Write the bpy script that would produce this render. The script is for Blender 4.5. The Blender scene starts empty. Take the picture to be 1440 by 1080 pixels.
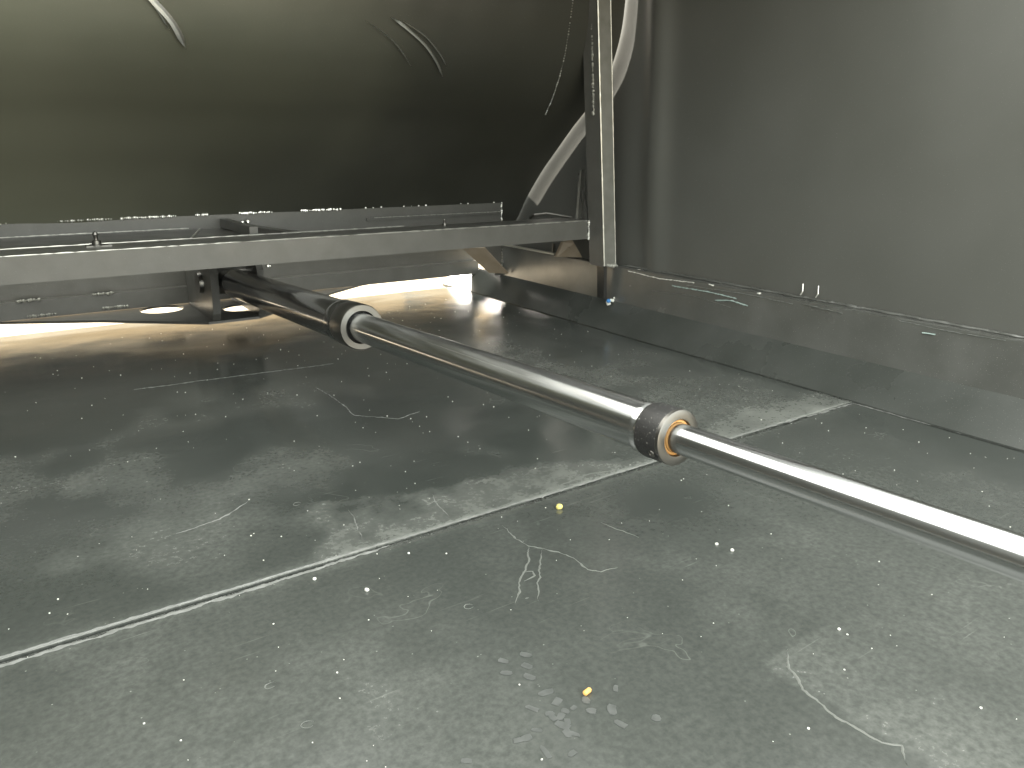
import bpy, bmesh, math, random
from mathutils import Vector, Matrix, noise
random.seed(7)
ANI = 0.25
K = 0.6                      # layout below is in units of the camera height (0.6 m)
PI = math.pi
sc = bpy.context.scene
col = sc.collection

# ------------------------------------------------------------------ camera
cd = bpy.data.cameras.new('camera'); cam = bpy.data.objects.new('camera', cd); col.objects.link(cam)
sc.camera = cam
cd.lens = 26.766; cd.sensor_width = 36; cd.clip_start = 0.02; cd.clip_end = 500
X = Vector((0.824, 0.164, -0.542)); Y = Vector((-0.566, 0.246, -0.787)); Z = Vector((0.004, 0.955, 0.296))
R = Matrix((X, Y, Z)).to_3x3()
for _ in range(3):
    R = (R + R.inverted().transposed()) * 0.5
cam.matrix_world = Matrix.Translation((0, 0, K)) @ R.to_4x4()
cd.dof.use_dof = True; cd.dof.focus_distance = 1.3; cd.dof.aperture_fstop = 14

# ------------------------------------------------------------------ sky, sun, exposure
SUN_EL, SUN_AZ = math.radians(31), math.radians(-14)      # sun stands behind the blade, azimuth from +Y towards +X
w = bpy.data.worlds.new("World"); sc.world = w; w.use_nodes = True
nt = w.node_tree; bg = nt.nodes['Background']
sky = nt.nodes.new('ShaderNodeTexSky'); sky.sky_type = 'NISHITA'; sky.sun_disc = False
sky.sun_elevation = SUN_EL; sky.sun_rotation = SUN_AZ; sky.dust_density = 3.0; sky.ozone_density = 0.6
haze = nt.nodes.new('ShaderNodeMix'); haze.data_type = 'RGBA'; haze.inputs[0].default_value = .72     # bright veil of thin cloud
haze.inputs[7].default_value = (9.6, 9.65, 8.6, 1)
nt.links.new(sky.outputs[0], haze.inputs[6]); nt.links.new(haze.outputs[2], bg.inputs[0]); bg.inputs[1].default_value = 0.12
sl = bpy.data.lights.new('sun', 'SUN'); sl.energy = 5.0; sl.angle = math.radians(0.5); sl.color = (1, .93, .82)
so = bpy.data.objects.new('sun', sl); col.objects.link(so)
sd = Vector((math.sin(SUN_AZ) * math.cos(SUN_EL), math.cos(SUN_AZ) * math.cos(SUN_EL), math.sin(SUN_EL)))
so.rotation_euler = (-sd).to_track_quat('-Z', 'Y').to_euler()
sc.view_settings.view_transform = 'Standard'; sc.view_settings.look = 'None'
sc.view_settings.exposure = 2.6; sc.view_settings.gamma = 1.0
sc.render.engine = 'CYCLES'
sc.cycles.max_bounces = 10; sc.cycles.diffuse_bounces = 5; sc.cycles.glossy_bounces = 6
sc.cycles.sample_clamp_indirect = 6

# ------------------------------------------------------------------ materials
def mat(name, base, rough, metal=0.0, coat=0.0, bump=0.0, bscale=300, var=0.0, vscale=6, spec=0.5, speck=0.0, roughvar=0.0):
    m = bpy.data.materials.new(name); m.use_nodes = True
    t = m.node_tree; b = t.nodes['Principled BSDF']
    b.inputs['Base Color'].default_value = (*base, 1); b.inputs['Roughness'].default_value = rough
    b.inputs['Metallic'].default_value = metal; b.inputs['Coat Weight'].default_value = coat
    b.inputs['Coat Roughness'].default_value = 0.12
    b.inputs['Specular IOR Level'].default_value = spec
    tc = t.nodes.new('ShaderNodeTexCoord')
    def noi(scale, det=4):
        n = t.nodes.new('ShaderNodeTexNoise'); n.inputs['Scale'].default_value = scale; n.inputs['Detail'].default_value = det
        t.links.new(tc.outputs['Object'], n.inputs['Vector']); return n
    def ramp(n, a, c, lo, hi):
        r = t.nodes.new('ShaderNodeMapRange'); r.inputs['From Min'].default_value = a; r.inputs['From Max'].default_value = c
        r.inputs['To Min'].default_value = lo; r.inputs['To Max'].default_value = hi
        t.links.new(n.outputs[0], r.inputs['Value']); return r
    def mixc(fac, ca, cb):
        x = t.nodes.new('ShaderNodeMix'); x.data_type = 'RGBA'
        t.links.new(fac, x.inputs[0])
        for i, c in ((6, ca), (7, cb)):
            if isinstance(c, tuple): x.inputs[i].default_value = (*c, 1)
            else: t.links.new(c, x.inputs[i])
        return x.outputs[2]
    colr = base
    if var:
        n = noi(vscale, 6); r = ramp(n, .35, .7, 0, 1)
        colr = mixc(r.outputs[0], base, tuple(min(1, c + var) for c in base))
    if speck:
        n2 = noi(420, 2); r2 = ramp(n2, .69, .74, 0, speck)
        colr = mixc(r2.outputs[0], colr, (.45, .45, .42))
    if not isinstance(colr, tuple): t.links.new(colr, b.inputs['Base Color'])
    if roughvar:
        n3 = noi(vscale * .7, 5); r3 = ramp(n3, .3, .7, rough - roughvar, rough + roughvar)
        t.links.new(r3.outputs[0], b.inputs['Roughness'])
    if bump:
        n4 = noi(bscale, 3); bp = t.nodes.new('ShaderNodeBump'); bp.inputs['Strength'].default_value = bump
        bp.inputs['Distance'].default_value = 0.001
        t.links.new(n4.outputs[0], bp.inputs['Height']); t.links.new(bp.outputs[0], b.inputs['Normal'])
    return m

M = {}
M['blade'] = mat('black_blade_paint', (.026, .027, .021), .48, var=.012, vscale=1.6, bump=.10, bscale=160, roughvar=.05, speck=.15)
def add_sheen(m, colr):            # reflected brightness painted as a pale tint, carried in a mesh attribute
    t = m.node_tree; b = t.nodes['Principled BSDF']; a = t.nodes.new('ShaderNodeAttribute'); a.attribute_name = 'sheen'
    x = t.nodes.new('ShaderNodeMix'); x.data_type = 'RGBA'; t.links.new(a.outputs['Fac'], x.inputs[0])
    t.links.new(b.inputs['Base Color'].links[0].from_socket, x.inputs[6]); x.inputs[7].default_value = (*colr, 1)
    t.links.new(x.outputs[2], b.inputs['Base Color'])
add_sheen(M['blade'], (.17, .175, .128))
M['wall'] = mat('black_wall_paint', (.078, .080, .073), .34, var=.010, vscale=4, bump=.10, bscale=200, roughvar=.05, speck=.2)
M['frame'] = mat('black_frame_paint', (.075, .074, .067), .36, var=.015, vscale=18, bump=.12, bscale=260, roughvar=.05, speck=.3)
M['skirt'] = mat('dark_skirt_paint', (.042, .046, .042), .30, var=.02, vscale=7, bump=.10, bscale=240, roughvar=.06, speck=.4)
M['rail'] = mat('scuffed_rail_paint', (.075, .077, .071), .22, var=.025, vscale=9, bump=.12, bscale=240, roughvar=.07, speck=.6, spec=1.0)
M['gap_glow'] = mat('tan_gap_glow', (.26, .21, .15), .4, var=.05, vscale=20, bump=.1, roughvar=.05)  # warm reflection of the low gap put into the colour
M['lightened'] = mat('lightened_grey_paint', (.13, .13, .115), .36, var=.04, vscale=25, bump=.12, roughvar=.05)
M['edge'] = mat('metal_and_edge_glint', (.50, .50, .46), .35, metal=.7)
M['barrel'] = mat('black_barrel_paint', (.020, .020, .019), .17, coat=.6, spec=.8, bump=.08, bscale=260, roughvar=.03, vscale=20)
M['band'] = mat('matt_black_band', (.018, .018, .018), .50, bump=.3, bscale=500, speck=1.0)
M['chrome'] = mat('hard_chrome', (.52, .53, .53), .18, metal=1)
_t = M['chrome'].node_tree; _b = _t.nodes['Principled BSDF']; _g = _t.nodes.new('ShaderNodeTangent'); _g.direction_type = 'RADIAL'; _g.axis = 'Y'
_t.links.new(_g.outputs[0], _b.inputs['Tangent']); _b.inputs['Anisotropic'].default_value = .93; _b.inputs['Anisotropic Rotation'].default_value = ANI
_c = _t.nodes.new('ShaderNodeTexCoord'); _m = _t.nodes.new('ShaderNodeMapping'); _m.inputs['Scale'].default_value = (25, 1.2, 25)      # lengthwise oil film and wiper marks
_n = _t.nodes.new('ShaderNodeTexNoise'); _n.inputs['Scale'].default_value = 3.0; _n.inputs['Detail'].default_value = 7
_r = _t.nodes.new('ShaderNodeMapRange'); _r.inputs[1].default_value = .35; _r.inputs[2].default_value = .75; _r.inputs[3].default_value = .16; _r.inputs[4].default_value = .27
_t.links.new(_c.outputs['Object'], _m.inputs[0]); _t.links.new(_m.outputs[0], _n.inputs['Vector']); _t.links.new(_n.outputs[0], _r.inputs[0]); _t.links.new(_r.outputs[0], _b.inputs['Roughness'])
M['steel'] = mat('machined_steel', (.17, .166, .155), .38, metal=1, bump=.15, bscale=700, roughvar=.05, vscale=40)
M['bright'] = mat('bare_steel_and_streaks', (.80, .79, .74), .32, metal=1)
M['weld'] = mat('weld_bead_metal', (.30, .30, .27), .28, metal=.6, bump=.8, bscale=900)
M['seal'] = mat('amber_seal', (.75, .42, .16), .35)
M['residue'] = mat('dried_residue', (.125, .132, .122), .55)
M['seamdirt'] = mat('grey_seam_grit', (.14, .145, .138), .6, var=.09, vscale=60)
M['gap'] = mat('black_gap', (.008, .008, .008), .5)
M['ground'] = mat('pale_concrete', (.33, .27, .18), .9, var=.03, vscale=3)
M['backdrop_tan'] = mat('added_wall_tan', (.50, .38, .24), .9, var=.05, vscale=2)
M['yellow'] = mat('yellow_foam', (.75, .66, .22), .7)
M['orange'] = mat('orange_plastic', (.80, .45, .14), .4)
M['white'] = mat('white_grit', (.75, .75, .70), .6)
M['blue'] = mat('blue_plastic', (.05, .22, .55), .35)
M['scuff'] = mat('pale_paint_scuff', (.30, .38, .36), .5)

def floor_material():
    m = bpy.data.materials.new('dusty_black_floor_plate'); m.use_nodes = True
    t = m.node_tree; b = t.nodes['Principled BSDF']; N = t.nodes.new; L = t.links.new
    tc = N('ShaderNodeTexCoord'); at = N('ShaderNodeAttribute'); at.attribute_name = 'dust'
    def noi(scale, det=6, rgh=.6, dist=0):
        n = N('ShaderNodeTexNoise'); n.inputs['Scale'].default_value = scale; n.inputs['Detail'].default_value = det
        n.inputs['Roughness'].default_value = rgh; n.inputs['Distortion'].default_value = dist
        L(tc.outputs['Object'], n.inputs['Vector']); return n.outputs[0]
    def mp(v, a, c, lo, hi):
        r = N('ShaderNodeMapRange'); r.inputs[1].default_value = a; r.inputs[2].default_value = c
        r.inputs[3].default_value = lo; r.inputs[4].default_value = hi; L(v, r.inputs[0]); return r.outputs[0]
    def mt(op, a, c):
        x = N('ShaderNodeMath'); x.operation = op; x.use_clamp = False
        for i, v in enumerate((a, c)):
            if isinstance(v, (int, float)): x.inputs[i].default_value = v
            else: L(v, x.inputs[i])
        return x.outputs[0]
    b.inputs['Specular IOR Level'].default_value = .75
    fine = mp(noi(110, 6, .65), .35, .7, .55, 1.35)
    med = mp(noi(9, 9, .7, .4), .30, .75, .7, 1.25)
    dust = mt('MULTIPLY', mt('MULTIPLY', at.outputs['Fac'], fine), med)
    # dark wet-looking blots and thin tide-mark outlines
    ring = noi(9, 3, .5, .4); rl = mt('SUBTRACT', 1, mp(mt('ABSOLUTE', mt('SUBTRACT', ring, .63), 0), .0, .006, 0, 1))
    rl = mt('MULTIPLY', rl, mp(noi(3, 2), .5, .62, 0, .22))
    mpn = N('ShaderNodeMapping'); mpn.inputs['Rotation'].default_value = (0, 0, .5); mpn.inputs['Scale'].default_value = (6, 160, 1); L(tc.outputs['Object'], mpn.inputs[0])
    dn = N('ShaderNodeTexNoise'); dn.inputs['Scale'].default_value = 1; dn.inputs['Detail'].default_value = 4; L(mpn.outputs[0], dn.inputs['Vector'])
    drag = mt('MULTIPLY', mp(dn.outputs[0], .66, .74, 0, .22), mp(noi(6, 2), .5, .62, 0, 1)); rl = mt('ADD', rl, drag)
    vor = N('ShaderNodeTexVoronoi'); vor.inputs['Scale'].default_value = 95; L(tc.outputs['Object'], vor.inputs['Vector'])
    sp = mp(vor.outputs['Distance'], .07, .11, 1, 0)
    spm = mt('MULTIPLY', sp, mp(noi(33, 2), .58, .64, 0, .55))
    tot = N('ShaderNodeClamp'); L(mt('ADD', mt('ADD', dust, rl), spm), tot.inputs[0]); tot = tot.outputs[0]
    mx = N('ShaderNodeMix'); mx.data_type = 'RGBA'; L(tot, mx.inputs[0])
    mx.inputs[6].default_value = (.036, .041, .038, 1); mx.inputs[7].default_value = (.27, .28, .26, 1)
    L(mx.outputs[2], b.inputs['Base Color'])
    rg = mt('ADD', mp(noi(5, 4), .3, .7, .09, .19), mt('MULTIPLY', dust, .45)); L(rg, b.inputs['Roughness'])
    bp = N('ShaderNodeBump'); bp.inputs['Strength'].default_value = .12; bp.inputs['Distance'].default_value = .001
    L(noi(260, 3), bp.inputs['Height']); L(bp.outputs[0], b.inputs['Normal'])
    return m
M['floor'] = floor_material()

# ------------------------------------------------------------------ helpers
def link(name, bm, m, parent=None, smooth=False, bevel=0.0):
    if bevel:
        bmesh.ops.bevel(bm, geom=[e for e in bm.edges if len(e.link_faces) == 2 and e.calc_face_angle(0) > .5],
                        offset=bevel, segments=2, affect='EDGES', clamp_overlap=True)
    bmesh.ops.recalc_face_normals(bm, faces=bm.faces)
    me = bpy.data.meshes.new(name); bm.to_mesh(me); bm.free()
    for v in me.vertices: v.co *= K
    me.materials.append(M[m] if isinstance(m, str) else m)
    if smooth:
        for p in me.polygons: p.use_smooth = True
    o = bpy.data.objects.new(name, me); col.objects.link(o)
    if parent:
        o.parent = parent
        me.transform(Matrix.Translation(-parent.location))     # keep the part where it stands
    return o
def thing(name, label, cat, loc=(0, 0, 0), group=None):
    o = bpy.data.objects.new(name, None); col.objects.link(o); o.location = Vector(loc) * K
    o.empty_display_size = .05
    o['label'] = label; o['category'] = cat
    if group: o['group'] = group
    return o
def tag(o, label, cat, group=None):
    o['label'] = label; o['category'] = cat
    if group: o['group'] = group
    return o
def struct(o): o['kind'] = 'structure'; return o
def box(bm, x0, x1, y0, y1, z0, z1):
    vs = [bm.verts.new((x, y, z)) for z in (z0, z1) for y in (y0, y1) for x in (x0, x1)]
    for f in ((0, 2, 3, 1), (4, 5, 7, 6), (0, 1, 5, 4), (2, 6, 7, 3), (0, 4, 6, 2), (1, 3, 7, 5)):
        bm.faces.new([vs[i] for i in f])
def obox(name, m, dims, parent=None, bevel=.004):
    bm = bmesh.new(); box(bm, *dims); return link(name, bm, m, parent, bevel=bevel)
def prism(bm, pts, vec):
    """polygon (list of 3D points) extruded along vec"""
    vec = Vector(vec); a = [bm.verts.new(p) for p in pts]; b = [bm.verts.new(Vector(p) + vec) for p in pts]
    bm.faces.new(a); bm.faces.new(b[::-1]); n = len(pts)
    for i in range(n): bm.faces.new((a[i], b[i], b[(i + 1) % n], a[(i + 1) % n]))
def frame_of(d):
    d = Vector(d).normalized(); up = Vector((0, 0, 1)) if abs(d.z) < .9 else Vector((1, 0, 0))
    s = d.cross(up).normalized(); return d, s, s.cross(d).normalized()
def lathe(bm, p, d, prof, seg=64):
    """prof: list of (distance along d, radius)"""
    d, s, u = frame_of(d); p = Vector(p); rings = []
    for t, r in prof:
        if r <= 1e-6: rings.append([bm.verts.new(p + d * t)])
        else: rings.append([bm.verts.new(p + d * t + (s * math.cos(a) + u * math.sin(a)) * r)
                            for a in (2 * PI * i / seg for i in range(seg))])
    for A, B in zip(rings, rings[1:]):
        for i in range(seg):
            j = (i + 1) % seg
            if len(A) == 1 and len(B) == 1: continue
            if len(A) == 1: bm.faces.new((A[0], B[i], B[j]))
            elif len(B) == 1: bm.faces.new((A[i], B[0], A[j]))
            else: bm.faces.new((A[i], B[i], B[j], A[j]))
def autosmooth(o, ang=40):
    me = o.data
    for p in me.polygons: p.use_smooth = True
    bm = bmesh.new(); bm.from_mesh(me)
    for e in bm.edges:
        if len(e.link_faces) == 2: e.smooth = e.calc_face_angle(0) < math.radians(ang)
    bm.to_mesh(me); bm.free(); return o
def tube(bm, pts, r, seg=8, jitter=0.0, flat=1.0):
    pts = [Vector(p) for p in pts]; rings = []
    for i, p in enumerate(pts):
        d = (pts[min(i + 1, len(pts) - 1)] - pts[max(i - 1, 0)])
        d, s, u = frame_of(d); rr = r * (1 + random.uniform(-jitter, jitter))
        rings.append([bm.verts.new(p + s * math.cos(a) * rr + u * math.sin(a) * rr * flat)
                      for a in (2 * PI * k / seg for k in range(seg))])
    for A, B in zip(rings, rings[1:]):
        for i in range(seg): bm.faces.new((A[i], B[i], B[(i + 1) % seg], A[(i + 1) % seg]))
    bm.faces.new(rings[0][::-1]); bm.faces.new(rings[-1])
def resample(pts, step):
    out = []
    for a, b in zip(pts, pts[1:]):
        a, b = Vector(a), Vector(b); n = max(1, int((b - a).length / step))
        out += [a.lerp(b, i / n) for i in range(n)]
    return out + [Vector(pts[-1])]
def smoothstep(a, b, x):
    if a == b: return float(x > a)
    t = max(0, min(1, (x - a) / (b - a))); return t * t * (3 - 2 * t)
def nz(x, y, s, o=0.0): return noise.fractal(Vector((x * s + o, y * s - o, o * 1.7)), 1.0, 2.0, 5)   # about -1..1

# ------------------------------------------------------------------ setting: ground and floor
XL, XR = -0.75, 2.86          # floor plate edges
WL, WR = -0.96, 3.075         # faces of the two side walls
YB, YS, YF = -.5, 1.662, 4.93
WH = 2.1
bm = bmesh.new(); box(bm, -300, 300, -300, 300, -.30, -.10); g = struct(link('ground', bm, 'ground'))

backdrop = tag(obox('added_backdrop_wall', 'backdrop_tan', (-14, 18, 12.0, 12.3, -.10, 2.9), bevel=0), 'added tan backdrop wall behind the container, hiding bright sky from the floor reflection', 'wall')  # added backdrop, keeps bright sky out of the floor's reflection
def dent(x, y): return .0040 * nz(x, y, .9, 3.1) + .0012 * nz(x, y, 3.0, 9.7)
def dust_front(x, y):
    d = .13 + .06 * nz(x, y, 1.0, 2)
    d += .05 * smoothstep(-.1, .6, nz(x, y, 2.6, 5.5)) * smoothstep(.1, .8, nz(x, y, 9, 1.5) + .4)
    d += .06 * math.exp(-((x - .62) ** 2 / .05 + (y - .95) ** 2 / .06))               # scuffed patch, bottom middle
    d += .30 * math.exp(-abs(YS - y) / .018)
    if 0 < (x - 1.16) and y < .8: d += .12 * smoothstep(1.16, 1.19, x + .03 * nz(x, y, 9)) * (1 - smoothstep(1.2, 1.5, x))
    d -= .10 * math.exp(-((x - 1.55) ** 2 / .05 + (y - 1.42) ** 2 / .02))
    return max(.03, d)
def dust_back(x, y):
    d = .07 + .05 * nz(x, y, 1.1, 4)
    e = y + .10 * nz(x, y, 2.2, 8) + .03 * nz(x, y, 9, 3)
    top = 1.93 + .10 * math.sin(x * 3.1) - .12 * smoothstep(1.3, 1.9, x)
    band = (1 - smoothstep(top - .06, top + .01, e)) * smoothstep(.55, .66, x + .05 * nz(x, y, 7, 4))
    d += .24 * band * (.85 + .9 * nz(x, y, 13, 6))                                                                    # dusty band along the seam
    d += .17 * smoothstep(-.1, .6, nz(x * 1.3, y, 2.0, 7.7)) * (1 - smoothstep(1.2, 1.7, x)) * smoothstep(1.6, 2.0, y) * (1 - smoothstep(3.0, 3.8, y))
    d += .24 * smoothstep(1.55, 2.0, x) * (1 - smoothstep(2.75, 2.84, x)) * (1 - smoothstep(2.6, 3.6, y)) * (.6 + .6 * nz(x, y, 3, 5))
    d += .25 * math.exp(-((x - 2.1) / .25) ** 2 - ((y - 3.0) / .5) ** 2) * (.6 + nz(x, y, 5, 2))
    d -= .30 * math.exp(-((x - .85) ** 2 / .03 + (y - 2.0) ** 2 / .03))                # dark clean spots
    d -= .35 * math.exp(-((x - 1.55) ** 2 / .05 + (y - 2.15) ** 2 / .03))
    d += .30 * math.exp(-abs(y - YS) / .02)
    return max(.02, d)
def plate(name, x0, x1, y0, y1, z, dens, fn, step):
    nx, ny = int((x1 - x0) / step), int((y1 - y0) / step)
    vs = []; fs = []; du = []
    for j in range(ny + 1):
        y = y0 + (y1 - y0) * j / ny
        for i in range(nx + 1):
            x = x0 + (x1 - x0) * i / nx
            edge = smoothstep(0, .06, min(x - x0, x1 - x, y - y0, y1 - y))
            vs.append((x * K, y * K, (z + dent(x, y)) * K)); du.append(fn(x, y))
    for j in range(ny):
        for i in range(nx):
            a = j * (nx + 1) + i; fs.append((a, a + 1, a + nx + 2, a + nx + 1))
    # skirt down so that the sheet has thickness
    n0 = len(vs); border = [i for i in range(nx + 1)] + [(j + 1) * (nx + 1) - 1 for j in range(1, ny + 1)] + \
        [ny * (nx + 1) + i for i in range(nx - 1, -1, -1)] + [j * (nx + 1) for j in range(ny - 1, 0, -1)]
    for b in border: v = vs[b]; vs.append((v[0], v[1], v[2] - .012 * K)); du.append(0)
    for k in range(len(border)):
        k2 = (k + 1) % len(border); fs.append((border[k2], border[k], n0 + k, n0 + k2))
    me = bpy.data.meshes.new(name); me.from_pydata(vs, [], fs); me.update()
    at = me.attributes.new('dust', 'FLOAT', 'POINT'); at.data.foreach_set('value', du)
    for p in me.polygons: p.use_smooth = len(p.vertices) == 4 and max(p.vertices) < n0
    me.materials.append(M['floor'])
    o = bpy.data.objects.new(name, me); col.objects.link(o); return struct(o)
floor = struct(obox('floor', 'gap', (WL - .02, WR + .02, YB, YF - .02, -.06, -.022), bevel=0))
pf = plate('floor_plate', XL, XR, YB, YS - .005, 0, 0, dust_front, .016)
pb = plate('floor_plate', XL, XR, YS + .004, YF, .0025, 0, dust_back, .016)
for p in (pf, pb): del p['kind']; p.parent = floor
pf['label'] = 'dusty front floor plate on the near side of the seam'
pb['label'] = 'rear floor plate with grey dust patches beyond the seam'

def floor_z(x, y): return dent(x, y) + (.0025 if y > YS else 0)
def streak(name, pts, w0, m='residue', rough=.35, lift=.0012, fade=True):
    """a thin raised crust following a polyline on the floor"""
    w0 *= .8; P = resample([(a, b, 0) for a, b in pts], .006); bm = bmesh.new(); prev = None; n = len(P)
    for i, p in enumerate(P):
        d = (P[min(i + 1, n - 1)] - P[max(i - 1, 0)]); d.z = 0; d.normalize(); s = Vector((-d.y, d.x, 0))
        p = p + s * (.006 * nz(p.x, p.y, 14, 2.2) + .003 * nz(p.x, p.y, 50, 1.2))
        ww = w0 * (1 + rough * 1.6 * nz(p.x, p.y, 40, i * .0)) * (min(1, i / 6, (n - 1 - i) / 6) if fade else 1)
        ww = max(ww, w0 * .12); z = floor_z(p.x, p.y)
        row = [bm.verts.new((p.x - s.x * ww, p.y - s.y * ww, z + .0004)), bm.verts.new((p.x, p.y, z + lift)),
               bm.verts.new((p.x + s.x * ww, p.y + s.y * ww, z + .0004))]
        if prev:
            for k in (0, 1): bm.faces.new((prev[k], prev[k + 1], row[k + 1], row[k]))
        prev = row
    return link(name, bm, m, floor)
# seam: two grit lines with the dark joint between them, bead wandering to the right
streak('seam_dust', [(-.7, YS - .016), (.2, YS - .016), (.62, YS - .012), (.75, YS - .004)], .0065, 'seamdirt', .6)
streak('seam_dust', [(-.7, YS + .012), (.3, YS + .012), (.70, YS + .008)], .0035, 'seamdirt', .8)
streak('seam_dust', [(.58, YS + .014), (.8, YS + .006), (1.2, YS + .005), (1.8, YS + .005), (2.05, YS + .004)], .0050, 'seamdirt', .5)
streak('seam_dust', [(2.05, YS + .004), (2.3, YS + .008), (2.55, YS), (2.84, YS - .01)], .0060, 'seamdirt', .8)
streak('seam_dust', [(2.85, YS), (2.862, 1.4), (2.87, 1.1), (2.865, .7)], .004, 'seamdirt', .9)
streak('seam_dust', [(1.10, YS + .015), (1.258, YS + .016), (1.312, YS + .034), (1.383, YS + .036), (1.48, YS + .048), (1.6, YS + .02), (1.72, YS + .005)], .0035)
# stain outlines
streak('residue_line', [(1.25, .792), (1.2, .749), (1.17, .697), (1.158, .635), (1.159, .585), (1.166, .534), (1.185, .509), (1.153, .478)], .0032)
streak('residue_line', [(1.062, 1.582), (1.046, 1.5), (1.057, 1.45), (1.10, 1.368), (1.111, 1.309), (1.108, 1.27), (1.127, 1.245), (1.172, 1.235)], .0022, rough=.8)
streak('residue_line', [(1.053, 1.444), (1.002, 1.383), (.939, 1.325), (.874, 1.249)], .0028)
streak('residue_line', [(1.07, 1.415), (1.004, 1.34), (.92, 1.228)], .0024)
streak('residue_line', [(.965, 1.352), (.985, 1.34), (.978, 1.325), (.945, 1.315)], .0050)
streak('residue_line', [(1.295, 1.44), (1.308, 1.381), (1.328, 1.318)], .0018)
streak('residue_line', [(1.091, 3.088), (1.099, 2.905), (1.084, 2.649), (1.203, 2.52), (1.31, 2.548)], .0022, 'seamdirt', .9)
streak('residue_line', [(.30, 2.03), (.42, 2.05), (.52, 2.12)], .0030, 'seamdirt', .9)
streak('residue_line', [(.70, 1.72), (.73, 1.82), (.74, 1.9)], .0015, 'seamdirt', .9)
streak('residue_line', [(.96, 1.70), (.97, 1.79), (.99, 1.86)], .0016, 'seamdirt', .9)
streak('residue_line', [(1.60, .40), (1.66, .44), (1.72, .46)], .0015)
streak('residue_line', [(.43, 3.491), (.85, 3.45), (1.299, 3.403)], .0040, 'seamdirt', .9)
for (x, y, r) in ((.317, 1.284, .010), (.34, 1.142, .012), (.779, 1.3, .009), (.909, 1.253, .007), (.63, 2.02, .013), (1.09, 1.80, .010)):
    streak('residue_ring', [(x + r * math.cos(a), y + r * .8 * math.sin(a)) for a in (2 * PI * k / 14 for k in range(13))], .0016)
# boot-tread smudges: small thin grey pads
def smudge(x, y, a, l, w_):
    bm = bmesh.new(); pts = []
    for k in range(8):
        t = 2 * PI * k / 8; u, v = l * math.copysign(abs(math.cos(t)) ** .6, math.cos(t)), w_ * math.copysign(abs(math.sin(t)) ** .6, math.sin(t))
        u *= random.uniform(.8, 1.15); v *= random.uniform(.8, 1.15)
        px, py = x + u * math.cos(a) - v * math.sin(a), y + u * math.sin(a) + v * math.cos(a)
        pts.append((px, py, floor_z(px, py) + .0005))
    prism(bm, pts, (0, 0, .0005)); return link('tread_smudge', bm, M['smudge'], floor)
M['smudge'] = mat('thin_grey_smudge', (.062, .067, .064), .45, var=.03, vscale=90)
for (px, py) in ((.735, 1.095), (.72, 1.060), (.765, 1.055), (.75, 1.025), (.785, 1.085)): smudge(px, py, 2.2 + random.uniform(-.2, .2), .013, .008)
for k in range(26):
    smudge(random.gauss(.72, .10), random.gauss(.86, .06), random.uniform(0, 3), random.uniform(.008, .018), random.uniform(.005, .009))

# loose grit nobody could count
bm = bmesh.new()
for k in range(520):
    x, y = random.uniform(-.3, 2.8), random.uniform(.2, 4.6); s = random.choice((.0010, .0013, .0018, .0024)) * random.uniform(.7, 1.1)
    bmesh.ops.create_icosphere(bm, subdivisions=1, radius=s, matrix=Matrix.Translation((x, y, floor_z(x, y) + s * .6)) @ Matrix.Diagonal((1, random.uniform(.6, 1.4), .7, 1)))
o = link('floor_grit', bm, 'white'); o['label'] = 'fine pale grit scattered over the black floor'; o['category'] = 'grit'; o['kind'] = 'stuff'
def crumb(name, x, y, s, m, label, cat, group=None, sq=(1, 1, .8)):
    bm = bmesh.new(); bmesh.ops.create_icosphere(bm, subdivisions=2, radius=s)
    for v in bm.verts: v.co *= 1 + .35 * noise.noise(v.co * (1.2 / s) + Vector((x * 9, y * 9, 0)))
    bmesh.ops.transform(bm, matrix=Matrix.Diagonal((*sq, 1)), verts=bm.verts)
    bmesh.ops.translate(bm, vec=(0, 0, s * sq[2] * .8), verts=bm.verts)
    o = link(name, bm, m, smooth=True); o.location = Vector((x, y, floor_z(x, y))) * K; return tag(o, label, cat, group)
crumb('foam_crumb', 1.253, 1.574, .010, 'yellow', 'yellow crumb lying just before the floor seam near the cylinder', 'crumb')
bm = bmesh.new(); lathe(bm, (-.012, 0, .0055), (1, .2, 0), [(0, 0), (.001, .003), (.003, .005), (.017, .005), (.020, .003), (.021, 0)], 16)
o = autosmooth(link('plastic_plug', bm, 'orange')); o.location = Vector((.815, .92, floor_z(.815, .92))) * K; tag(o, 'small orange capsule lying among the tread smudges', 'plug')
for (x, y, s, lab) in ((.611, 1.488, .0055, 'largest white crumb, on the front plate left of the stain with two legs'),
                       (.527, 1.604, .0045, 'white crumb at the near edge of the seam, in the left half of the floor'),
                       (.773, 1.589, .0030, 'tiny white crumb beside the seam below the dusty band'),
                       (1.467, 1.173, .0042, 'pale crumb, left one of a pair in the middle of the front plate'),
                       (1.475, 1.128, .0045, 'white crumb, right one of a pair in the middle of the front plate'),
                       (1.40, .771, .0035, 'white crumb between the bare rod and the curved stain line'),
                       (1.401, .477, .0025, 'tiny white crumb right of the curved stain line')):
    crumb('white_crumb', x, y, s, 'white', lab, 'crumb', 'white crumbs on the front floor plate')

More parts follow.
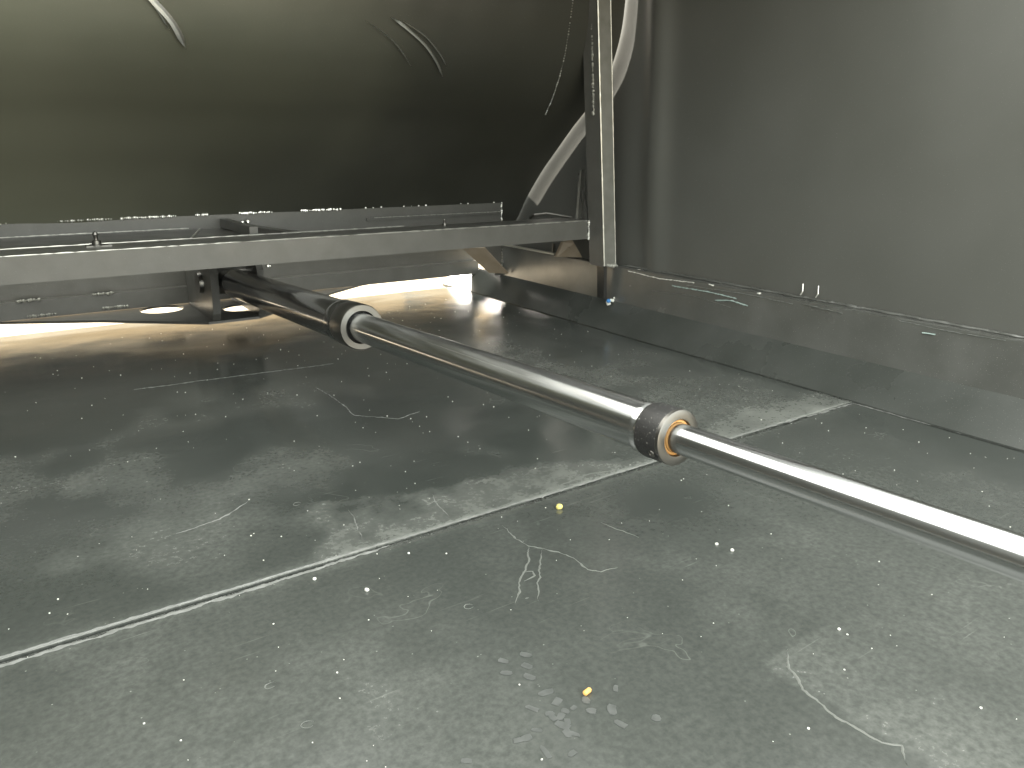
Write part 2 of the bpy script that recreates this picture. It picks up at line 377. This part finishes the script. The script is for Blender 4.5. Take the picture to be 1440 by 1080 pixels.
# sloping skirts, rails, walls
def skirt(name, xa, xb, z1, parent=None):
    bm = bmesh.new(); n = 200
    rows = []
    for j in range(n + 1):
        y = YB + (5.1 - YB) * j / n; rows.append([bm.verts.new((xa, y, .006 + dent(xa, y))), bm.verts.new(((xa + xb) / 2, y, z1 * .5 + .003 * nz(0, y, 1.3))), bm.verts.new((xb, y, z1)),
                                                    bm.verts.new((xb, y, -.02)), bm.verts.new((xa, y, -.02))])
    for A, B in zip(rows, rows[1:]):
        for k in range(5): bm.faces.new((A[k], A[(k + 1) % 5], B[(k + 1) % 5], B[k]))
    bm.faces.new(rows[0]); bm.faces.new(rows[-1][::-1]); o = link(name, bm, 'skirt'); o = autosmooth(o, 30); return struct(o)
skirt('floor_skirt', 2.862, 3.010, .148)
skirt('floor_skirt', -.752, -.90, .148)
rail = struct(obox('wall_rail', 'rail', (3.004, WR + .004, YB, 4.51, .134, .345), bevel=.006))
rail2 = struct(obox('wall_rail', 'rail', (WL - .004, -.902, YB, 4.51, .150, .345), bevel=.006))
EDGE = [(4.44, .50), (4.38, .55), (4.29, .67), (4.20, .77), (4.09, .88), (3.95, 1.00), (3.81, 1.12), (3.68, 1.22), (3.56, 1.33), (3.47, 1.45), (3.41, 1.60), (3.385, 1.76), (3.375, 1.95), (3.36, 2.3)]
def edge_y(z):
    if z <= EDGE[0][1]: return EDGE[0][0]
    for (ya, za), (yb_, zb) in zip(EDGE, EDGE[1:]):
        if za <= z <= zb: return ya + (yb_ - ya) * (z - za) / (zb - za)
    return EDGE[-1][0]
def wall(name, x, sgn):
    """side wall sheet with the slight buckling of thin plate"""
    bm = bmesh.new(); ny, nz_ = 640, 60; y0, y1 = YB, 6.2; A = []
    for j in range(ny + 1):
        y = y0 + (y1 - y0) * j / ny; row = []
        for i in range(nz_ + 1):
            z = .30 + (WH - .30) * i / nz_
            e = smoothstep(.3, .7, z)
            b = .034 * math.exp(-((y - 3.10 - .05 * (z - 1)) / .085) ** 2) * (0.55 + .45 * e) if sgn > 0 else 0
            q_ = edge_y(z) + .02 - y                               # shallow dent shaped so the sun leaking past the blade fades out
            if sgn > 0 and q_ > 0: b -= e * .010 * (smoothstep(-.01, .15, q_) * (1 - smoothstep(.25, 1.4, q_)))
            b += .005 * nz(y, z * .4, .5, 6) * e
            row.append(bm.verts.new((x - sgn * b, y, z)))
        A.append(row)
    for j in range(ny):
        for i in range(nz_): bm.faces.new((A[j][i], A[j + 1][i], A[j + 1][i + 1], A[j][i + 1]))
    ext = bmesh.ops.extrude_face_region(bm, geom=bm.faces[:])
    bmesh.ops.translate(bm, vec=(sgn * .02, 0, 0), verts=[v for v in ext['geom'] if isinstance(v, bmesh.types.BMVert)])
    return struct(autosmooth(link(name, bm, 'wall')))
wall('side_wall', WR, 1)
wall('side_wall', WL, -1)
shade_sheet = struct(obox('shade_sheet', 'wall', (1.15, WR + .05, 1.6, 3.30, WH + .003, WH + .03), bevel=0))  # added unseen sheet, darkens the chrome's upper reflection and blocks stray sun
shade_sheet2 = struct(obox('shade_sheet', 'wall', (WL - .03, 1.147, 2.85, 3.30, WH + .003, WH + .03), bevel=0))  # added unseen sheet, shades the upper left of the blade
# caulk, drips and scuffs along the right rail
bm = bmesh.new(); tube(bm, [(3.068 + .003 * math.sin(y * 40), y, .349 + .002 * nz(y, 0, 20)) for y in [(-1.5 + k * .012) for k in range(400)]], .007, 6, .35)
struct(autosmooth(link('rail_weld', bm, 'rail')))
def scuff(pts, w_, m='residue'):
    bm = bmesh.new(); P = resample(pts, .008)
    tube(bm, [p + Vector((0, 0, .002 * nz(p.y, p.z, 30))) for p in P], w_, 5, .6, .5); return link('paint_scuff', bm, m, rail)
XF = 3.003
for pts, w_, m in (([(XF, 3.2, .335), (XF, 2.95, .325), (XF, 2.7, .338)], .0035, 'white'), ([(XF, 2.85, .30), (XF, 2.6, .305), (XF, 2.42, .30)], .005, 'scuff'),
                   ([(XF, 2.55, .27), (XF, 2.45, .285), (XF, 2.35, .275)], .006, 'scuff'), ([(XF, 2.75, .318), (XF, 2.35, .33), (XF, 2.1, .325)], .003, 'residue'),
                   ([(XF, 2.05, .335), (XF, 1.85, .325)], .003, 'residue'), ([(XF, 1.5, .31), (XF, 1.45, .312)], .005, 'scuff'),
                   ([(XF, 2.6, .345), (XF, 2.57, .343)], .006, 'white'), ([(XF, 2.3, .345), (XF, 2.285, .346)], .007, 'white'),
                   ([(XF, 1.6, .34), (XF, 1.4, .335), (XF, 1.2, .34)], .0022, 'residue'), ([(XF, 3.0, .25), (XF, 2.7, .27), (XF, 2.45, .25)], .002, 'residue')):
    scuff(pts, w_, m)
for y, l in ((2.10, .018), (2.02, .020)):
    bm = bmesh.new(); tube(bm, [(3.06, y, .395 + l), (3.055, y - .006, .38), (3.05, y, .362)], .0028, 6, .3)
    tag(link('wire_end', bm, 'bright'), 'short bright wire end sticking up from the right wall rail, ' + ('farther one' if y > 2.05 else 'nearer one'), 'wire', 'wire ends on the rail')

# ------------------------------------------------------------------ push blade
B = thing('push_blade', 'big black curved push blade with cross beam and post closing the far end', 'push blade', (1.05, 4.2, 0))
prof = [(4.44, .50), (4.38, .55), (4.29, .67), (4.20, .77), (4.09, .88), (3.95, 1.00), (3.81, 1.12), (3.68, 1.22), (3.56, 1.33), (3.47, 1.45), (3.41, 1.60), (3.385, 1.76), (3.375, 1.95), (3.37, 2.2), (3.36, 2.3)]
def catmull(P, n):
    out = []
    for i in range(len(P) - 1):
        p0, p1, p2, p3 = P[max(i - 1, 0)], P[i], P[i + 1], P[min(i + 2, len(P) - 1)]
        for k in range(n):
            t = k / n
            out.append(tuple(.5 * ((2 * p1[c]) + (p2[c] - p0[c]) * t + (2 * p0[c] - 5 * p1[c] + 4 * p2[c] - p3[c]) * t * t + (3 * p1[c] - p0[c] - 3 * p2[c] + p3[c]) * t ** 3) for c in (0, 1)))
    return out + [P[-1]]
pc = catmull(prof, 6)
bm = bmesh.new(); rows = []; NX = 120; BX0, BX1 = -.93, 3.061
for i in range(NX + 1):
    x = BX0 + (BX1 - BX0) * i / NX; row = []
    for (y, z) in pc:
        e = smoothstep(0, .3, x - BX0) * smoothstep(0, .3, BX1 - x)
        row.append(bm.verts.new((x, y + .012 * nz(x, z, .9, 4.4) * e + .003 * nz(x, z, 3, 1) * e, z)))
    rows.append(row)
for a, b in zip(rows, rows[1:]):
    for k in range(len(pc) - 1): bm.faces.new((a[k], b[k], b[k + 1], a[k + 1]))
ext = bmesh.ops.extrude_face_region(bm, geom=bm.faces[:])
bmesh.ops.translate(bm, vec=(0, .012, .004), verts=[v for v in ext['geom'] if isinstance(v, bmesh.types.BMVert)])
panel = autosmooth(link('blade_panel', bm, 'blade', B))
_me = panel.data; _at = _me.attributes.new('sheen', 'FLOAT', 'POINT')
_at.data.foreach_set('value', [max(0, .62 - .30 * (v.co.x / K + 1.05) + .22 * nz(v.co.x / K, v.co.z / K, .7, 2.3)) for v in _me.vertices])  # painted reflection, paler towards the left and mottled by noise
def blade_y(z):
    for (y0, z0), (y1, z1) in zip(pc, pc[1:]):
        if z0 <= z <= z1: return y0 + (y1 - y0) * (z - z0) / (z1 - z0)
    return pc[-1][0]
def bead(name, pts, r, m='weld', step=.012, jit=.4, gaps=False):
    bm = bmesh.new()
    for p in resample(pts, step):
        if gaps and nz(p.x, p.z, 6, 3) < -.12: continue
        s = r * random.uniform(1 - jit, 1 + jit)
        bmesh.ops.create_icosphere(bm, subdivisions=1, radius=s, matrix=Matrix.Translation(p + Vector([random.uniform(-1, 1) * r * .3 for _ in range(3)])))
    o = link(name, bm, m, B); o['kind'] = 'stuff'; return o
bead('weld_bead', [(2.700, 3.378, 1.80), (2.700, 3.385, 1.728), (2.70, 3.396, 1.663), (2.698, 3.407, 1.597), (2.71, 3.450, 1.482), (2.73, 3.525, 1.365), (2.759, 3.618, 1.268), (2.781, 3.710, 1.189)], .0034, 'bright', .013, .5)
# far lip sheet under the panel: vertical apron at the panel's foot
obox('apron_plate', 'frame', (BX0, 2.87, 4.30, 4.33, .47, .655), B)
obox('apron_lip', 'frame', (1.9, 2.86, 4.288, 4.298, .585, .60), B, .002)
bead('weld_bead', [(.30, 4.296, .658), (1.75, 4.296, .658)], .0070, 'bright', .010, .5, True)
bead('weld_bead', [(-.3, 4.296, .655), (.18, 4.296, .655)], .007, 'bright', .02, .5, True)
bead('weld_bead', [(1.9, 4.296, .658), (2.86, 4.296, .66)], .0045, 'bright', .05, .5, True)
bead('weld_bead', [(2.868, 4.296, .655), (2.872, 4.296, .47)], .0055, 'bright', .012, .5)
# tray behind the beam (left part) and its bracing
obox('tray_plate', 'frame', (BX0, 1.08, 3.72, 4.298, .575, .585), B, .002)
obox('tray_lip', 'frame', (BX0, 1.9, 3.695, 3.717, .560, .603), B, .003)
bm = bmesh.new(); prism(bm, [(1.06, 4.295, .59), (1.10, 4.295, .59), (1.10, 3.76, .59), (1.06, 3.76, .59)], (0, 0, .045)); link('stiffener', bm, 'frame', B, bevel=.003)
bm = bmesh.new(); prism(bm, [(1.155, 4.25, .57), (1.215, 4.25, .57), (1.32, 3.74, .57), (1.25, 3.74, .57)], (0, 0, .03)); link('diagonal_brace', bm, 'frame', B, bevel=.003)
bead('weld_bead', [(.776, 3.744, .589), (.942, 4.25, .589)], .0040, 'bright', .006, .2)
bead('weld_bead', [(1.17, 4.27, .615), (1.20, 4.27, .612)], .010, 'bright', .03, .3)
def grease(x, y, z, s=1.0):
    bm = bmesh.new(); lathe(bm, (x, y, z), (0, 0, 1), [(0, .0), (0, .030 * s), (.006 * s, .030 * s), (.008 * s, .018 * s), (.022 * s, .017 * s), (.024 * s, .009 * s), (.040 * s, .008 * s), (.046 * s, .012 * s), (.056 * s, .008 * s), (.060 * s, 0)], 18)
    return autosmooth(link('grease_fitting', bm, 'steel', B))
grease(.386, 3.600, .606, 1.0); obox('fitting_pad', 'steel', (.345, .44, 3.575, 3.625, .604, .610), B, .002)
grease(2.05, 3.62, .60, .7)
# cross beam (square tube) with edge highlights painted on
obox('cross_beam', 'frame', (BX0, 2.905, 3.45, 3.66, .497, .604), B, .006)
bead('weld_bead', [(2.906, 3.445, .60), (2.909, 3.445, .497)], .0065, 'bright', .010, .35)
bead('weld_bead', [(1.04, 3.449, .490), (1.05, 3.449, .490)], .006, 'bright', .02)
# post: square tube leaning slightly to the left, standing on the rail
bm = bmesh.new()
def sq(xc, y, z, w_=.046, d=.12): return [bm.verts.new(p) for p in ((xc - w_, y, z), (xc + w_, y, z), (xc + w_, y + d, z), (xc - w_, y + d, z))]
a = sq(2.975, 3.33, .347); b = sq(2.823, 3.33, 2.15)
bm.faces.new(a[::-1]); bm.faces.new(b)
for k in range(4): bm.faces.new((a[k], a[(k + 1) % 4], b[(k + 1) % 4], b[k]))
link('post', bm, 'frame', B, bevel=.007)
bm = bmesh.new(); prism(bm, [(2.934, 3.321, .352), (3.016, 3.321, .352), (2.864, 3.321, 2.15), (2.782, 3.321, 2.15)], (0, .007, 0)); link('lit_face_bar', bm, 'lightened', B, bevel=.002)  # front face of the post painted paler, as if reflecting the sky
for x0_, x1_ in ((2.931, 2.779), (3.018, 2.867)):
    bm = bmesh.new(); tube(bm, resample([(x0_, 3.322, .352), (x1_, 3.322, 2.15)], .02), .0042 if x0_ < 3 else .002, 6, .25); link('edge_glint', bm, 'edge', B)  # highlights up the post's edges painted as thin bright lines
def lightened(x0, x1, y, z, r_=.0028):  # lays a painted highlight along an edge as a bright tube
    bm = bmesh.new(); tube(bm, [(x, y, z) for x in [x0 + (x1 - x0) * k / 160 for k in range(161)]], r_, 6, .45); link('edge_glint', bm, 'edge', B)
lightened(BX0, 2.90, 3.4515, .6025); lightened(BX0, 1.85, 3.697, .603, .0032); lightened(BX0, .9, 4.299, .592, .003); lightened(1.95, 2.86, 4.287, .600, .0022)
bead('weld_bead', [(2.855, 3.375, 1.18), (2.80, 3.375, 2.1)], .0075, 'weld', .009, .45)
bead('weld_bead', [(2.955, 3.325, .353), (3.03, 3.325, .350)], .012, 'weld', .010, .4)
bm = bmesh.new(); prism(bm, [(2.93, 3.325, .352), (2.955, 3.325, .352), (2.962, 3.325, .16), (2.940, 3.325, .16)], (0, .06, 0)); link('shadow_gap_strip', bm, 'barrel', B, bevel=.004)  # dark strip standing in for the shadow gap below the post
# gusset plates between beam end, post and blade
bm = bmesh.new(); prism(bm, [(2.92, 3.47, .605), (2.96, 3.62, .86), (2.95, 3.62, .66), (2.965, 3.47, .50), (2.92, 3.47, .50)], (.012, .0, 0)); link('gusset', bm, 'frame', B)
bm = bmesh.new(); prism(bm, [(2.91, 3.56, .60), (2.935, 3.56, .88), (3.0, 3.60, .88), (3.0, 3.60, .50), (2.91, 3.56, .50)], (0, .014, 0)); link('gusset', bm, 'lightened', B)
bm = bmesh.new(); prism(bm, [(2.95, 3.82, .35), (3.00, 3.82, .44), (3.055, 3.80, .45), (3.058, 3.78, .43), (3.058, 3.70, .352)], (.004, -.02, 0)); link('gusset', bm, 'gap_glow', B)  # tan colour stands in for the slot reflected in this plate
bm = bmesh.new(); tube(bm, [(2.60, 3.60, .618), (2.60, 3.56, .640), (2.66, 3.53, .648), (2.82, 3.50, .620)], .008, 8); autosmooth(link('wire_loop', bm, 'steel', B))
# corner plate and diagonal bar beside the rail, rear
bm = bmesh.new(); prism(bm, [(2.86, 4.50, .345), (3.006, 4.50, .345), (3.006, 4.50, .132), (2.95, 4.50, .14)], (0, .012, 0)); link('corner_plate', bm, 'frame', B)
bead('weld_bead', [(3.008, 4.494, .14), (3.008, 4.494, .345)], .006, 'bright', .012, .3)
bm = bmesh.new(); prism(bm, [(2.68, 4.50, .36), (2.80, 4.40, .36), (2.995, 4.40, .17), (2.90, 4.50, .17)], (-.006, -.006, -.008)); link('diagonal_brace', bm, 'gap_glow', B, bevel=.003)  # bar coloured tan for the slot's reflection on its face
obox('top_strip', 'edge', (2.98, 3.008, 3.86, 4.50, .352, .362), B, .002)
for y in (4.42, 3.88):
    obox('strip_stud', 'steel', (2.985, 3.0, y, y + .015, .363, .42), B, .002)
# lower back plate, cross member and swept base plate with two round holes
obox('back_plate', 'frame', (BX0, 3.0, 4.86, 4.88, .20, 1.05), B, 0)
obox('lower_member', 'frame', (BX0, 3.0, 4.80, 4.857, .108, .205), B, .005)
bead('weld_bead', [(.10, 4.798, .207), (.20, 4.798, .207)], .008, 'weld', .012)
bead('weld_bead', [(.46, 4.798, .207), (.56, 4.798, .207)], .008, 'weld', .012)
bead('weld_bead', [(.13, 4.798, .122), (.26, 4.798, .120)], .007, 'weld', .012)
bead('weld_bead', [(.50, 4.798, .125), (.62, 4.798, .128)], .008, 'weld', .012)
def plate_with_holes():
    zc, th = .1, .014
    outer = [(-.10, 4.90), (.45, 4.60), (.93, 4.225), (1.20, 4.225), (1.835, 4.719), (2.101, 4.895), (2.2, 4.93), (-.10, 4.93)]
    holes = [(.79, 4.735, .118), (1.20, 4.53, .118)]
    bm = bmesh.new(); edges = []
    def loop(P):
        vs = [bm.verts.new((x, y, zc)) for x, y in P]
        return [bm.edges.new((vs[i], vs[(i + 1) % len(vs)])) for i in range(len(vs))]
    edges += loop(outer)
    for hx, hy, hr in holes: edges += loop([(hx + hr * math.cos(a), hy + hr * math.sin(a)) for a in (2 * PI * k / 40 for k in range(40))])
    bmesh.ops.triangle_fill(bm, edges=edges, use_beauty=True, use_dissolve=False)
    for f in [f for f in bm.faces if any((f.calc_center_median() - Vector((hx, hy, zc))).length < hr * .97 for hx, hy, hr in holes)]:
        bm.faces.remove(f)
    r = bmesh.ops.extrude_face_region(bm, geom=bm.faces[:])
    bmesh.ops.translate(bm, vec=(0, 0, -th), verts=[v for v in r['geom'] if isinstance(v, bmesh.types.BMVert)])
    return bm
link('base_plate', plate_with_holes(), 'frame', B)
# clevis lugs
def lug(x0, x1):
    bm = bmesh.new(); pts = [(x0, 4.80, .102), (x0, 4.235, .102), (x0, 4.215, .14), (x0, 4.19, .36), (x0, 4.23, .44), (x0, 4.80, .50)]
    prism(bm, pts, (x1 - x0, 0, 0)); return link('clevis_lug', bm, 'frame', B, bevel=.006)
lug(.955, .995); lug(1.20, 1.235)
bm = bmesh.new(); lathe(bm, (.935, 4.42, .285), (1, 0, 0), [(0, 0), (0, .055), (.015, .060), (.34, .060), (.345, 0)], 32)
pin = autosmooth(link('clevis_pin', bm, 'steel', B))
# reflection streaks on the panel, painted as thin bright metal strips
def arc_streak(pts, w_):
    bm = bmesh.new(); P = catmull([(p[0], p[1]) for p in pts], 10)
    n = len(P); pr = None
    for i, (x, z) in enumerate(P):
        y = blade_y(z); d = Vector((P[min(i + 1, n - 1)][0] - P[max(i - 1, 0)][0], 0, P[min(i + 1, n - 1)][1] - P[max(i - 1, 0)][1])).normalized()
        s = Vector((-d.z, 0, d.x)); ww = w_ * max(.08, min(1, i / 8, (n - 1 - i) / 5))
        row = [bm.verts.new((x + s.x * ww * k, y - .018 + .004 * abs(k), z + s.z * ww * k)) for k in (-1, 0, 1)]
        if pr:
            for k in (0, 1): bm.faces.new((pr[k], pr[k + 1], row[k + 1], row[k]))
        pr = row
    return link('reflection_streak', bm, 'bright', B)

arc_streak([(.60, 1.62), (.684, 1.534), (.752, 1.465), (.803, 1.38)], .013)
arc_streak([(.62, 1.60), (.70, 1.50), (.74, 1.44)], .004)
arc_streak([(1.68, 1.56), (1.75, 1.53), (1.861, 1.469), (1.95, 1.40), (2.012, 1.338)], .007)
arc_streak([(1.74, 1.55), (1.86, 1.50), (1.96, 1.43), (2.01, 1.385)], .0035)
arc_streak([(1.56, 1.534), (1.70, 1.47), (1.82, 1.374)], .003)
# ------------------------------------------------------------------ telescopic cylinder
P0 = Vector((1.07, 4.42, .296)); P1 = Vector((1.07, .354, .482)); D = (P1 - P0).normalized()
def at(y): return P0 + D * ((y - P0.y) / D.y)
def L_(y): return (y - P0.y) / D.y
Cy = thing('hydraulic_cylinder', 'long three stage telescopic cylinder with black barrel and bright chrome stages above the floor', 'hydraulic cylinder', tuple(P0))
def cyl(name, m, prof, seg=96): bm = bmesh.new(); lathe(bm, P0, D, prof, seg); return autosmooth(link(name, bm, m, Cy), 35)
yb = L_(4.12)
cyl('barrel', 'barrel', [(yb - .03, 0), (yb - .03, .062), (yb, .076), (L_(2.66), .076), (L_(2.66), .0)])
cyl('barrel_eye', 'frame', [(.06, 0), (.06, .05), (yb - .02, .05), (yb - .02, 0)])
bm = bmesh.new(); lathe(bm, (1.0, P0.y, P0.z), (1, 0, 0), [(0, .062), (0, .085), (.14, .085), (.14, .062), (0, .062)], 40); autosmooth(link('eye_ring', bm, 'frame', Cy))
c0 = L_(2.67); c1 = L_(2.505)
cyl('gland_collar', 'barrel', [(c0 - .01, .06), (c0 - .01, .078), (c0, .081), (c0 + .05, .081), (c0 + .055, .078), (c0 + .07, .078)])
cyl('gland_nut', 'steel', [(c0 + .06, .05), (c0 + .06, .081), (c0 + .066, .083), (c1 - .006, .083), (c1, .080), (c1, .060), (c1 - .012, .0575), (c1 - .03, .0575)])
cyl('gland_seal', 'band', [(c1 - .02, .0575), (c1 - .014, .0545), (c1 - .016, .0512)])
n0, n1 = L_(1.040), L_(.972)
cyl('middle_stage', 'chrome', [(c1 - .03, .0510), (n0 - .022, .0510), (n0 - .022, .0516)], 128)
cyl('middle_rim', 'chrome', [(n0 - .022, .050), (n0 - .022, .0535), (n0 - .012, .0535), (n0 - .010, .0525), (n0 - .004, .0525), (n0 - .004, .0550), (n0, .0558)], 96)
cyl('packing_band', 'band', [(n0, .050), (n0, .0565), (n0 + .003, .0575), (n1 - .010, .0575), (n1 - .008, .056)])
cyl('packing_nut', 'steel', [(n1 - .009, .05), (n1 - .009, .0575), (n1 - .001, .0570), (n1, .0555), (n1, .0385), (n1 - .006, .0375), (n1 - .02, .0375)])
cyl('wiper_seal', 'seal', [(n1 - .02, .0375), (n1 - .008, .0374), (n1 - .003, .0345), (n1 - .006, .0312)])
cyl('inner_rod', 'chrome', [(n1 - .03, .0305), (L_(-1.0), .0305), (L_(-1.0), 0)], 128)
# small set screw in the band
_, s_, u_ = frame_of(D)
q = at(.992); a_ = math.radians(0)
def band_dir(deg):           # direction round the axis, 0 = towards -x, 90 = up
    a = math.radians(deg); return Vector((-math.cos(a), 0, math.sin(a)))
nd = band_dir(-28); bm = bmesh.new(); lathe(bm, q + nd * .055, nd, [(0, 0), (0, .0075), (.0045, .0075), (.006, .005), (.004, .0035), (.004, 0)], 16)
autosmooth(link('set_screw', bm, 'steel', Cy))
bm = bmesh.new(); lathe(bm, at(.978) + nd * .055, nd, [(0, 0), (0, .0050), (.0035, .0050), (.0035, 0)], 12); link('key_slot', bm, 'gap', Cy)

# blob of torn plastic at the post's foot
bm = bmesh.new()
for k in range(9):
    bmesh.ops.create_icosphere(bm, subdivisions=1, radius=random.uniform(.006, .012), matrix=Matrix.Translation((2.955 + .008 * k * .9, 3.31 + random.uniform(-.01, .01), .128 + .006 * math.sin(k * 2.0) + .004 * k)))
S = thing('plastic_scrap', 'torn blue and white scrap of plastic stuck at the foot of the post', 'scrap', (2.95, 3.30, .13))
link('torn_film', bm, 'white', S, smooth=True)
bm = bmesh.new(); bmesh.ops.create_icosphere(bm, subdivisions=2, radius=.013, matrix=Matrix.Translation((2.955, 3.30, .150))); link('blue_piece', bm, 'blue', S, smooth=True)
crumb('white_crumb', 2.93, 3.62, .009, 'white', 'white crumb on the sloping skirt below the tan rail behind the post', 'crumb')
